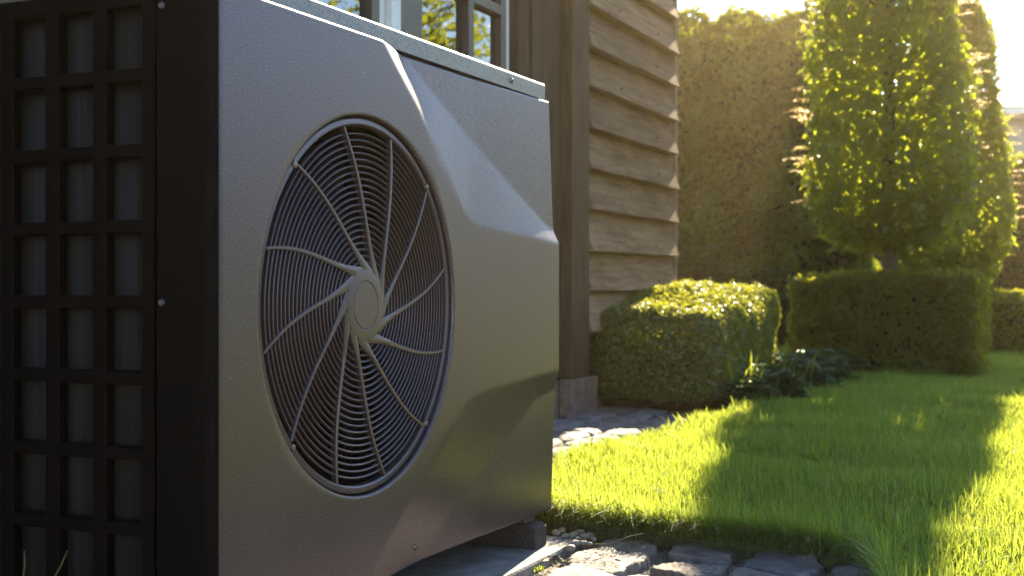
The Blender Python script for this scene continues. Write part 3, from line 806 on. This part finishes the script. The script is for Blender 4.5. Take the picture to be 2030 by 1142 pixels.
# ------------------------------------------------------------------ timber house
HO = np.array([0.209, 5.18, 0.0])
house = empty('timber_house', tuple(HO), ROT)
tag(house, 'brown timber-clad house with overlapping boards and a dark paned window', 'house')
def plank_mesh(length):
    bm = bmesh.new()
    pr = [(-0.072,0.0),(-0.034,-0.004),(0.0,0.190),(-0.008,0.191)]
    nseg = max(2, int(length/0.12))
    ringsv = []
    ph = random.uniform(0, 6)
    for i in range(nseg+1):
        x = length*i/nseg; wv = 0.0014*math.sin(3.1*x+ph)+0.0012*math.sin(7.7*x+2.3*ph)+random.gauss(0, 0.0005)
        ringsv.append([bm.verts.new((x, p[0]+wv, p[1]+(wv*1.3 if p[1] < 0.1 else 0))) for p in pr])
    for i in range(nseg):
        for j in range(4):
            bm.faces.new((ringsv[i][j], ringsv[i+1][j], ringsv[i+1][(j+1) % 4], ringsv[i][(j+1) % 4]))
    bm.faces.new(ringsv[0]); bm.faces.new(ringsv[-1][::-1])
    bmesh.ops.recalc_face_normals(bm, faces=bm.faces)
    me = bpy.data.meshes.new('siding_board'); bm.to_mesh(me); bm.free(); me.materials.append(M['siding'])
    return me
nb_ = bmesh.new(); bmesh.ops.create_cone(nb_, cap_ends=True, segments=8, radius1=0.0045, radius2=0.0045, depth=0.014, matrix=Matrix.Rotation(math.pi/2, 4, 'X'))
NAIL = bpy.data.meshes.new('nail'); nb_.to_mesh(NAIL); nb_.free(); NAIL.materials.append(M['zinc'])
def planks(s0, s1, z0, z1):
    pm_ = [plank_mesh(s1-s0) for _ in range(7)]
    i = 0; z = z0
    while z < z1:
        o = bpy.data.objects.new('siding_board', pm_[i % 7]); COL.objects.link(o); o.parent = house
        o.location = (s0, 0.0, z); o.rotation_euler = (random.uniform(-0.008,0.008), random.uniform(-0.002,0.002), 0)
        for xs in (0.30, 0.74):
            nl = bpy.data.objects.new('nail', NAIL); COL.objects.link(nl); nl.parent = o
            nl.location = ((s1-s0)*xs+random.uniform(-0.03,0.03), -0.0575, 0.045+random.uniform(-0.006,0.006))
        z += 0.1642; i += 1
planks(0.125, 1.318, 0.315, 2.35)
planks(-2.65, -0.37, 0.315, 0.70)
planks(-5.0, -2.70, 0.315, 2.35)
# structural wall behind, round the window opening (s -2.6 .. -0.4, z 0.86 .. 2.05)
WZ0, WZ1 = 0.86, 2.06
box('wall', -0.40, 1.345, 0.004, 0.12, 0.13, 2.42, M['post'], house, 0)
box('wall', -5.0, -2.60, 0.004, 0.12, 0.13, 2.42, M['post'], house, 0)
box('wall', -2.60, -0.40, 0.004, 0.12, 0.13, WZ0, M['post'], house, 0)
box('wall', -2.60, -0.40, 0.004, 0.12, WZ1, 2.42, M['post'], house, 0)
box('gable_wall', 1.30, 1.345, 0.125, 4.0, 0.13, 2.42, M['post'], house, 0)
box('plinth', -5.0, 1.36, -0.012, 0.13, -0.06, 0.128, M['brick'], house, 0.004)
box('plinth_block', -0.10, 0.20, -0.065, -0.014, -0.06, 0.135, M['brick'], house, 0.006)
box('corner_post', -0.079, 0.112, -0.062, 0.003, 0.137, 2.42, M['post'], house, 0.005)
box('post_highlight_strip', 0.1125, 0.124, -0.055, 0.003, 0.16, 2.42, M['trim'], house, 0.002)  # pale strip added in place of the highlight along the post edge
box('corner_board', 1.347, 1.378, -0.045, 0.10, 0.13, 2.42, M['trim'], house, 0.003)
box('window_casing', -0.40, -0.20, -0.030, 0.003, 0.30, 2.40, M['post'], house, 0.004)
box('casing_batten', -0.198, -0.083, -0.018, 0.003, 0.30, 2.42, M['post'], house, 0.003)
# window: fixed frame, two sashes, glazing bars, panes
def window():
    bm = bmesh.new()
    add_box(bm, -2.6, -2.52, -0.02, 0.10, WZ0, WZ1); add_box(bm, -0.50, -0.405, -0.02, 0.10, WZ0, WZ1)
    add_box(bm, -2.515, -0.505, -0.02, 0.10, WZ0, WZ0+0.07); add_box(bm, -2.515, -0.505, -0.02, 0.10, WZ1-0.07, WZ1)
    wo = bm_obj('window', bm, M['post'], house)
    box('window_sill', -2.66, -0.36, -0.10, -0.024, WZ0-0.05, WZ0-0.004, M['post'], wo, 0.006)
    z0, z1 = WZ0+0.073, WZ1-0.073
    for (a, b) in ((-2.512,-1.41),(-1.35,-0.508)):
        bm = bmesh.new(); t = 0.085 if a < -2 else 0.07
        add_box(bm, a, a+(0.06 if a < -2 else 0.15), 0.0, 0.05, z0, z1); add_box(bm, b-0.10, b-0.055, 0.0, 0.05, z0, z1)
        add_box(bm, a+(0.061 if a < -2 else 0.151), b-0.101, 0.0, 0.05, z0, z0+t); add_box(bm, a+(0.061 if a < -2 else 0.151), b-0.101, 0.0, 0.05, z1-t, z1)
        bm_obj('sash', bm, M['sash'], wo)
        box('sash_edge', b-0.053, b-0.002, 0.012, 0.048, z0, z1, M['white'], wo, 0.002)
        ga, gb = a+(0.06 if a < -2 else 0.15), b-0.10
        xm = -0.855 if a > -2 else (ga+gb)/2
        box('muntin', xm-0.021, xm+0.021, -0.004, 0.046, z0+t+0.001, z1-t-0.001, M['sash'], wo, 0.003)
        zm = 1.47
        for (p, q_) in ((ga, xm-0.022), (xm+0.022, gb)):
            box('muntin', p+0.001, q_-0.001, -0.002, 0.044, zm-0.018, zm+0.018, M['sash'], wo, 0.003)
            for (za, zb) in ((z0+t, zm-0.019), (zm+0.019, z1-t)):
                box('pane', p, q_, 0.021, 0.025, za, zb, M['glass'], wo, 0)
    box('mullion', -1.408, -1.352, -0.01, 0.09, z0, z1, M['white'], wo, 0.003)
window()
# room behind the glass
bm = bmesh.new()
add_box(bm, -2.9, 0.6, 2.6, 2.65, 0.14, 2.4); add_box(bm, -2.95, -2.9, 0.125, 2.6, 0.14, 2.4); add_box(bm, 0.6, 0.65, 0.125, 2.6, 0.14, 2.4); add_box(bm, -2.95, 0.65, 0.125, 2.65, 0.135, 0.139); add_box(bm, -2.95, 0.65, 0.125, 2.65, 2.405, 2.415)
bm_obj('room', bm, M['room'], house)
prism('roof', [(-0.32,2.43),(-0.32,2.50),(2.2,3.55),(4.4,2.62),(4.4,2.54),(2.2,3.47)], 'x', -5.3, 1.42, M['roof'], house)
prism('gable', [(0.0,2.425),(4.0,2.425),(2.2,3.40)], 'x', 1.302, 1.343, M['post'], house)
box('fascia', -5.28, 1.41, -0.345, -0.323, 2.40, 2.52, M['white'], house, 0.003)
# rain pipe on the far gable corner, only its elbow shows in the picture
box('rain_pipe', 1.402, 1.432, 0.012, 0.052, 1.79, 2.56, M['white'], house, 0.006)
box('pipe_clip', 1.392, 1.452, 0.004, 0.060, 1.915, 1.93, M['sash'], house, 0.002)

# ------------------------------------------------------------------ foliage generators
def leaves(pos, nrm, size, aspect=0.5, fold=0.25, hang=None, spread=0.7):
    """leaf faces (two folded triangles pairs) lying roughly across nrm"""
    n = len(pos)
    nrm = nrm+rng.normal(0, spread, (n, 3)); nrm /= np.linalg.norm(nrm, axis=1)[:, None]+1e-9
    d = rng.normal(0, 1, (n, 3))
    if hang is not None: d = d*0.6+np.asarray(hang)
    d -= (d*nrm).sum(1)[:, None]*nrm; d /= np.linalg.norm(d, axis=1)[:, None]+1e-9
    sd = np.cross(nrm, d)
    s_ = size[:, None] if np.ndim(size) else size
    w_ = aspect*s_*0.5
    b0 = pos-d*s_*0.5; tip = pos+d*s_*0.5-nrm*s_*0.08
    up_ = nrm*s_*fold*0.25
    l1 = pos-d*s_*0.12+sd*w_+up_; r1 = pos-d*s_*0.12-sd*w_+up_
    l2 = pos+d*s_*0.22+sd*w_*0.7+up_*0.6; r2 = pos+d*s_*0.22-sd*w_*0.7+up_*0.6
    V = np.stack([b0, r1, r2, tip, l2, l1], 1).reshape(-1, 3)
    base = (np.arange(n)*6)[:, None]
    Q = np.concatenate([base+np.array([[0,1,2,3]]), base+np.array([[0,3,4,5]])]).astype(np.int32)
    return V, Q

def rbox_points(n, half, r, jitter=0.02, skip_bottom=True, noise=0.02, inward=0.03, lumps=None):
    """random points and normals on a rounded box of half sizes centred on 0"""
    hx, hy, hz = half
    A = np.array([hy*hz, hy*hz, hx*hz, hx*hz, hx*hy, 0 if skip_bottom else hx*hy])
    f = rng.choice(6, n, p=A/A.sum())
    p = rng.uniform(-1, 1, (n, 3))*np.array(half)
    for ax in range(3):
        p[f == 2*ax, ax] = half[ax]; p[f == 2*ax+1, ax] = -half[ax]
    core = np.clip(p, -np.array(half)+r, np.array(half)-r)
    d = p-core; nn = d/(np.linalg.norm(d, axis=1)[:, None]+1e-9)
    q = core+nn*r
    bump = noise*(np.sin(9*q[:, 0]+2*np.sin(7*q[:, 2]))+np.sin(11*q[:, 1]+1.5*np.sin(8*q[:, 0]))+np.sin(10*q[:, 2]+3*q[:, 1]))/2
    if lumps:
        nl, rl, hl = lumps
        c0 = q[rng.integers(0, n, nl)]
        d2 = np.full(n, 1e9)
        for c1_ in c0: d2 = np.minimum(d2, ((q-c1_)**2).sum(1))
        bump = bump+hl*(np.exp(-d2/(rl*rl))-0.5)
    q = q+nn*(bump+rng.normal(0, jitter, n)-rng.exponential(inward, n))[:, None]
    return q, nn

def core_mesh(name, half, r, mat, parent, loc, shrink=0.86, inset=0.055):
    bm = bmesh.new()
    hx, hy, hz = [h*1.0-inset if h > 0.12 else h*shrink for h in half]
    add_box(bm, -hx, hx, -hy, hy, -half[2]+0.002, hz)
    o = bm_obj(name, bm, mat, parent, bevel=min(r*0.8, hx*0.5, hy*0.5, hz*0.4), seg=3)
    o.location = loc
    return o

def clipped(name, centre, half, r, n, size, mat, label, cat, group=None, aspect=0.5, hang=None, noise=0.02, jitter=0.015, inward=0.02, spread=0.7, core=True, kindname='foliage', hump=None, lumps=None):
    root = empty(name, (centre[0], centre[1], 0), ROT)
    tag(root, label, cat, group)
    q, nn = rbox_points(n, half, r, jitter, True, noise, inward, lumps)
    k_ = q[:, 2] > -half[2]+0.01
    q, nn = q[k_], nn[k_]
    q = q+np.array([0, 0, half[2]])
    if hump: q[:, 2] *= np.interp(q[:, 0]/half[0], *hump)
    V, Q = leaves(q, nn, rng.uniform(0.7, 1.25, len(q))*size, aspect, 0.4, hang, spread)
    fo = np_obj(kindname, V, [Q], mat, root); fo['kind'] = 'stuff'
    if core:
        hh = half if not hump else (half[0], half[1], half[2]*min(hump[1])*0.93)
        core_mesh('branch_core', hh, r, M['core'], root, (0, 0, hh[2]), inset=0.055+(0.5*lumps[2] if lumps else 0))
    return root

# tall hedge at the back: runs across, facing the camera
HB = np.array([1.924,11.5])
hc = HB+NRM[:2]*(-1.2)+U[:2]*0.45
clipped('tall_hedge', hc, (0.45, 2.4, 1.445), 0.12, 95000, 0.066, M['hedge'], 'tall clipped hedge closing off the garden behind the timber house', 'hedge', noise=0.05, jitter=0.03, inward=0.035, lumps=(190, 0.20, 0.24))
# a taller dark hedge far right
hr = np.array([6.5, 14.95])
clipped('far_hedge', hr, (0.5, 3.1, 1.0), 0.15, 30000, 0.07, M['hedge'], 'dark hedge with sunlit top beyond the second clipped tree at right edge', 'hedge', noise=0.05, jitter=0.03)

# bushes
bc = np.array([0.822,5.15])+NRM[:2]*(-0.286)+U[:2]*0.55
clipped('boxwood_bush', bc, (0.55, 0.285, 0.225), 0.115, 62000, 0.0175, M['box'], 'rounded clipped boxwood bush with sunlit top beside the timber wall', 'bush', aspect=0.62, noise=0.022, jitter=0.006, inward=0.008, spread=0.55, lumps=(420, 0.04, 0.016), hump=([-1,-0.6,-0.1,0.4,0.8,1],[0.90,0.92,1.0,1.10,1.12,1.02]))
c1 = HEDGE1_C
clipped('box_hedge', c1, (0.40, 0.477, 0.275), 0.05, 27000, 0.046, M['yew'], 'square clipped dark green hedge block around the nearer tree trunk', 'hedge', 'clipped hedge blocks under the trees', aspect=0.30, noise=0.012, jitter=0.012, inward=0.02, spread=0.8, lumps=(260, 0.055, 0.045))
clipped('box_hedge', HEDGE2_C, (0.70, 0.62, 0.215), 0.05, 20000, 0.045, M['yew'], 'low clipped hedge block under the farther tree at the right edge', 'hedge', 'clipped hedge blocks under the trees', aspect=0.35, noise=0.018, jitter=0.014, inward=0.02, spread=0.8)

# clipped hornbeam trees
def horn_tree(c, z0, z1, half, n, lf, label, shoots, prof):
    root = empty('hornbeam_tree', (c[0], c[1], 0), ROT); tag(root, label, 'tree', 'clipped hornbeam trees on the lawn')
    path = [(0,0,0),(0.004,0.004,z0*0.6),(0.0,0.012,z0+0.3),(0.01,0.0,(z0+z1)/2),(0.0,0.0,z1-0.25)]
    tr = tube('trunk', path, [0.048,0.041,0.038,0.026,0.010], M['bark'], root, 10)
    for i in range(26):
        z = z0+0.12+(z1-z0-0.35)*i/26; a = i*2.4; L = half*rng.uniform(0.75, 0.98)
        tube('branch', [(0.0,0.0,z),(0.35*L*math.cos(a),0.35*L*math.sin(a),z+0.07),(L*math.cos(a),L*math.sin(a),z+0.20)], [0.013,0.008,0.003], M['bark'], tr, 5)
    def hw_at(z):
        t = (z-z0)/(z1-z0)
        return np.interp(z, *prof)
    # shell
    q, nn = rbox_points(n, (1,1,1), 0.3, 0.0, False, 0.0, 0.0)
    z = z0+(q[:, 2]*0.5+0.5)*(z1-z0)
    h_ = hw_at(z)
    inw = rng.exponential(0.05, n)
    rad = np.clip(1-inw/half, 0.1, 1.2)
    P = np.c_[q[:, 0]*h_*rad, q[:, 1]*h_*rad, z]
    bump = 0.03*np.sin(8*P[:, 2]+3*P[:, 0])+0.025*np.sin(13*P[:, 1]+5*P[:, 2])
    P[:, :2] += nn[:, :2]*(bump+rng.normal(0, 0.02, n))[:, None]
    P[:, 2] += np.where(abs(nn[:, 2]) > 0.6, rng.normal(0, 0.04, n), 0)
    # open gaps where light comes through
    gap = np.sin(17*P[:, 2]+6*np.sin(9*P[:, 0]))*np.sin(19*P[:, 1]+5*np.sin(11*P[:, 2]))
    keep = gap < 0.74
    P, nn = P[keep], nn[keep]
    V, Q = leaves(P, nn*np.array([1,1,0.4])+np.array([0,0,0.35]), rng.uniform(0.65, 1.3, len(P))*lf, 0.58, 0.3, (0,0,-0.5), 0.65)
    # inner leaves
    m = n//5
    zi = rng.uniform(z0+0.05, z1-0.05, m); a = rng.uniform(0, 6.283, m); r_ = hw_at(zi)*np.sqrt(rng.uniform(0, 0.75, m))
    Vi, Qi = leaves(np.c_[r_*np.cos(a), r_*np.sin(a), zi], rng.normal(0, 1, (m, 3)), rng.uniform(0.7, 1.2, m)*lf, 0.58, 0.3)
    cr = np_obj('crown', np.concatenate([V, Vi]), [np.concatenate([Q, Qi+len(V)])], M['horn'], root); cr['kind'] = 'stuff'
    # young shoots sticking out of the clipped faces
    for i in range(shoots):
        zz = rng.uniform(z0+0.15, z1-0.15); side = (1 if i % 2 else -1)
        h_ = float(hw_at(np.array([zz]))[0]); off = rng.uniform(-0.8, 0.8)*h_
        bpt = np.array([off, side*h_*0.93, zz]); L = rng.uniform(0.07, 0.18)
        dr = np.array([rng.normal(0, 0.25), side, rng.uniform(-0.1, 0.45)]); dr /= np.linalg.norm(dr)
        mm = 11; t = np.linspace(0.1, 1, mm)
        pts = bpt+dr*(t*L)[:, None]+np.array([0, 0, -0.02])*(t**2)[:, None]+rng.normal(0, 0.006, (mm, 3))
        V, Q = leaves(pts, np.tile([0, 0, 1.0], (mm, 1)), np.linspace(0.040, 0.022, mm)*rng.uniform(0.8, 1.1), 0.55, 0.3, dr*1.5, 0.5)
        Vt, Ft, caps = tube_np([bpt-dr*0.06, bpt+dr*L*0.5+np.array([0,0,-0.005]), bpt+dr*L+np.array([0,0,-0.02])], [0.0028,0.002,0.001], 4)
        np_obj('shoot', np.concatenate([V, Vt]), [Q, Ft+len(V)], M['shoot'], cr)
    return root
horn_tree(c1, 0.80, 3.2, 0.43, 23000, 0.053, 'nearer clipped hornbeam tree rising from the square hedge block, rim lit by sun', 84,
          ([0.70,0.85,1.4,1.8,2.1,2.4,2.7,3.2],[0.35,0.405,0.42,0.38,0.33,0.275,0.235,0.17]))
horn_tree(HEDGE2_C, 0.60, 2.68, 0.43, 18000, 0.056, 'farther clipped hornbeam tree half hidden behind the nearer one', 60,
          ([0.60,0.8,1.15,1.72,2.1,2.49,2.68],[0.36,0.41,0.42,0.36,0.31,0.24,0.20]))

# shrubs below the tall hedge
def shrub(c, rad, h, n, lf, mat, name, label, cat, group=None, aspect=0.33):
    root = empty(name, (c[0], c[1], 0), rng.uniform(0, 6)); tag(root, label, cat, group)
    stems = []
    for i in range(7):
        a = i*0.9; e = np.array([rad*0.6*math.cos(a), rad*0.6*math.sin(a), h*rng.uniform(0.6, 0.9)])
        tube('stem', [np.array([0.02*math.cos(a),0.02*math.sin(a),-0.02]), e*np.array([0.5,0.5,0.55]), e], [0.012,0.008,0.004], M['bark'], root, 5)
    # leaf whorls
    w = n//9
    u_ = rng.normal(0, 1, (w, 3)); u_[:, 2] = np.abs(u_[:, 2])*0.9; u_ /= np.linalg.norm(u_, axis=1)[:, None]
    rr_ = rng.uniform(0.6, 1.0, w)[:, None]
    cen = u_*rr_*np.array([rad, rad, h*0.95])*(1+0.12*np.sin(5*u_[:, :1]*3))
    cen[:, 2] = np.abs(cen[:, 2])+0.03
    pos, nr, hg = [], [], []
    for k_ in range(9):
        a = rng.uniform(0, 6.28, w); dvec = np.c_[np.cos(a), np.sin(a), rng.uniform(-0.2, 0.4, w)]
        pos.append(cen+dvec*lf*0.55); nr.append(np.c_[-0.4*np.cos(a), -0.4*np.sin(a), np.full(w, 1.0)]); hg.append(dvec*3)
    pos, nr, hg = map(np.concatenate, (pos, nr, hg))
    V, Q = leaves(pos, nr, rng.uniform(0.7, 1.2, len(pos))*lf, aspect, 0.3, hg, 0.25)
    fo = np_obj('foliage', V, [Q], mat, root); fo['kind'] = 'stuff'
    return root
for i, (x, Y_, r_, h, lab) in enumerate((
        (1372, 10.4, 0.42, 0.86, 'leafy evergreen shrub just right of the timber house corner'),
        (1440, 10.7, 0.36, 0.66, 'middle shrub of the three below the tall hedge'),
        (1520, 10.5, 0.38, 0.62, 'leafy shrub below the tall hedge nearest the hedge block'))):
    shrub(((x-1015)*Y_/F_PX, Y_), r_, h, 3600, 0.10, M['rhodo'], 'evergreen_shrub', lab, 'shrub', 'shrubs below the tall hedge')
# ground cover between bush and hedge block
gc = [(1500, 822, 0.10, 0.10, 'sunlit low plant at the lawn tip beside the boxwood bush'),
      (1545, 812, 0.15, 0.15, 'second ground cover plant from the boxwood bush'),
      (1590, 790, 0.20, 0.18, 'largest ground cover plant midway along the bed edge'),
      (1632, 770, 0.20, 0.17, 'ground cover plant just before the hedge block corner'),
      (1672, 757, 0.17, 0.14, 'ground cover plant against the front of the hedge block')]
for x, y, r_, h, lab in gc:
    q = ground(x, y, 0.0)
    shrub(q[:2]+np.array([-0.02, r_*0.6]), r_, h, 1500, 0.042, M['cover'], 'ground_cover_plant', lab, 'plant', 'ground cover plants along the bed', 0.5)
for x, y, n_, lab in ((1484, 815, 34, 'clump of upright yellow-green strap leaves at the bed tip'), (1555, 795, 14, 'strap-leaved clump among the ground cover plants')):
    q = ground(x, y, 0.0); root = empty('strap_leaf_clump', (q[0], q[1]+0.05, 0)); tag(root, lab, 'plant')
    V, Q, T = blades(np.c_[rng.normal(0, 0.04, n_), rng.normal(0, 0.03, n_), np.zeros(n_)], rng.uniform(0.12, 0.26, n_), rng.uniform(0.010, 0.016, n_), np.abs(rng.normal(0.4, 0.25, n_)), rng.uniform(0, 6.28, n_), 5)
    np_obj('leaf_blades', V, Q+[T], M['iris'], root)

# unseen hedge added on the right so the casing mirrors something dark
clipped('added_reflection_hedge', (10.2, 4.6), (8.0, 0.5, 1.1), 0.15, 16000, 0.14, M['hedge'], 'long unseen hedge added at the garden side to darken the grey casing reflections', 'hedge', noise=0.05, jitter=0.04)

# loose garden tree to the right of the picture, seen mirrored in the window panes
def garden_tree(c, h, rad, n, lf):
    root = empty('garden_tree', (c[0], c[1], 0)); tag(root, 'loosely leaved tree at the garden side, mirrored in the window panes', 'tree')
    tr = tube('trunk', [(0,0,-0.05),(0.05,0,h*0.3),(0.0,0.06,h*0.6),(0.05,0.0,h*0.95)], [0.13,0.10,0.07,0.015], M['bark'], root, 10)
    P = []
    for i in range(46):
        z = h*rng.uniform(0.28, 0.92); a = rng.uniform(0, 6.28); L = rad*rng.uniform(0.5, 1.0)*math.sin(math.pi*min(1, (z/h-0.15)))**0.5
        e = np.array([L*math.cos(a), L*math.sin(a), z+0.25*L])
        tube('branch', [(0,0,z),(e[0]*0.5,e[1]*0.5,z+0.2*L),e], [0.03,0.018,0.005], M['bark'], tr, 5)
        t = rng.uniform(0.35, 1.05, n//46)[:, None]
        P.append(np.array([0,0,z])*(1-t)+e*t+rng.normal(0, 0.20, (n//46, 3)))
    P = np.concatenate(P)
    V, Q = leaves(P, rng.normal(0, 1, P.shape), rng.uniform(0.7, 1.3, len(P))*lf, 0.55, 0.3)
    cr = np_obj('crown', V, [Q], M['horn'], root); cr['kind'] = 'stuff'
garden_tree((6.4, 9.0), 3.6, 1.7, 5200, 0.09)

# ------------------------------------------------------------------ neighbouring house, far right
nh = empty('neighbour_house', (8.6, 18.6, 0), R(-6)); tag(nh, 'grey neighbouring house with dark roof and white gutter at the right edge', 'house')
box('wall', -1.7, 6.0, 0.0, 5.0, -0.05, 2.90, M['render'], nh, 0)
prism('roof', [(-0.35,2.99),(-0.35,3.05),(2.5,3.62),(5.3,3.05),(5.3,2.99),(2.5,3.55)], 'x', -1.95, 6.4, M['roof'], nh)
box('soffit', -1.9, 6.3, -0.30, 0.0, 2.905, 2.93, M['white'], nh, 0)
box('gutter', -1.95, 6.4, -0.40, -0.31, 2.93, 3.02, M['white'], nh, 0.01)
for wx in (-0.7, 1.6, 3.9):
    wnd = box('window', wx-0.06, wx+1.46, -0.03, -0.002, 1.1, 2.36, M['white'], nh, 0.005)
    for a in (0, 1):
        box('pane', wx+0.02+a*0.70, wx+0.68+a*0.70, -0.042, -0.032, 1.18, 2.28, M['sash'], wnd, 0)

# ------------------------------------------------------------------ haze lit by the low sun
bm = bmesh.new(); add_box(bm, -118, 118, -118, 158, -1.06, 3.8)
hz = bm_obj('haze', bm)
hm = bpy.data.materials.new('haze'); hm.use_nodes = True
nt = hm.node_tree; nt.nodes.clear()
out = nt.nodes.new('ShaderNodeOutputMaterial'); pv = nt.nodes.new('ShaderNodeVolumePrincipled')
pv.inputs['Color'].default_value = (1.0, 0.78, 0.45, 1); pv.inputs['Density'].default_value = 0.0018; pv.inputs['Anisotropy'].default_value = 0.84
nt.links.new(pv.outputs[0], out.inputs['Volume'])
hz.data.materials.append(hm)
tag(hz, 'thin warm sunlit haze filling the garden air', 'haze', kind='stuff')
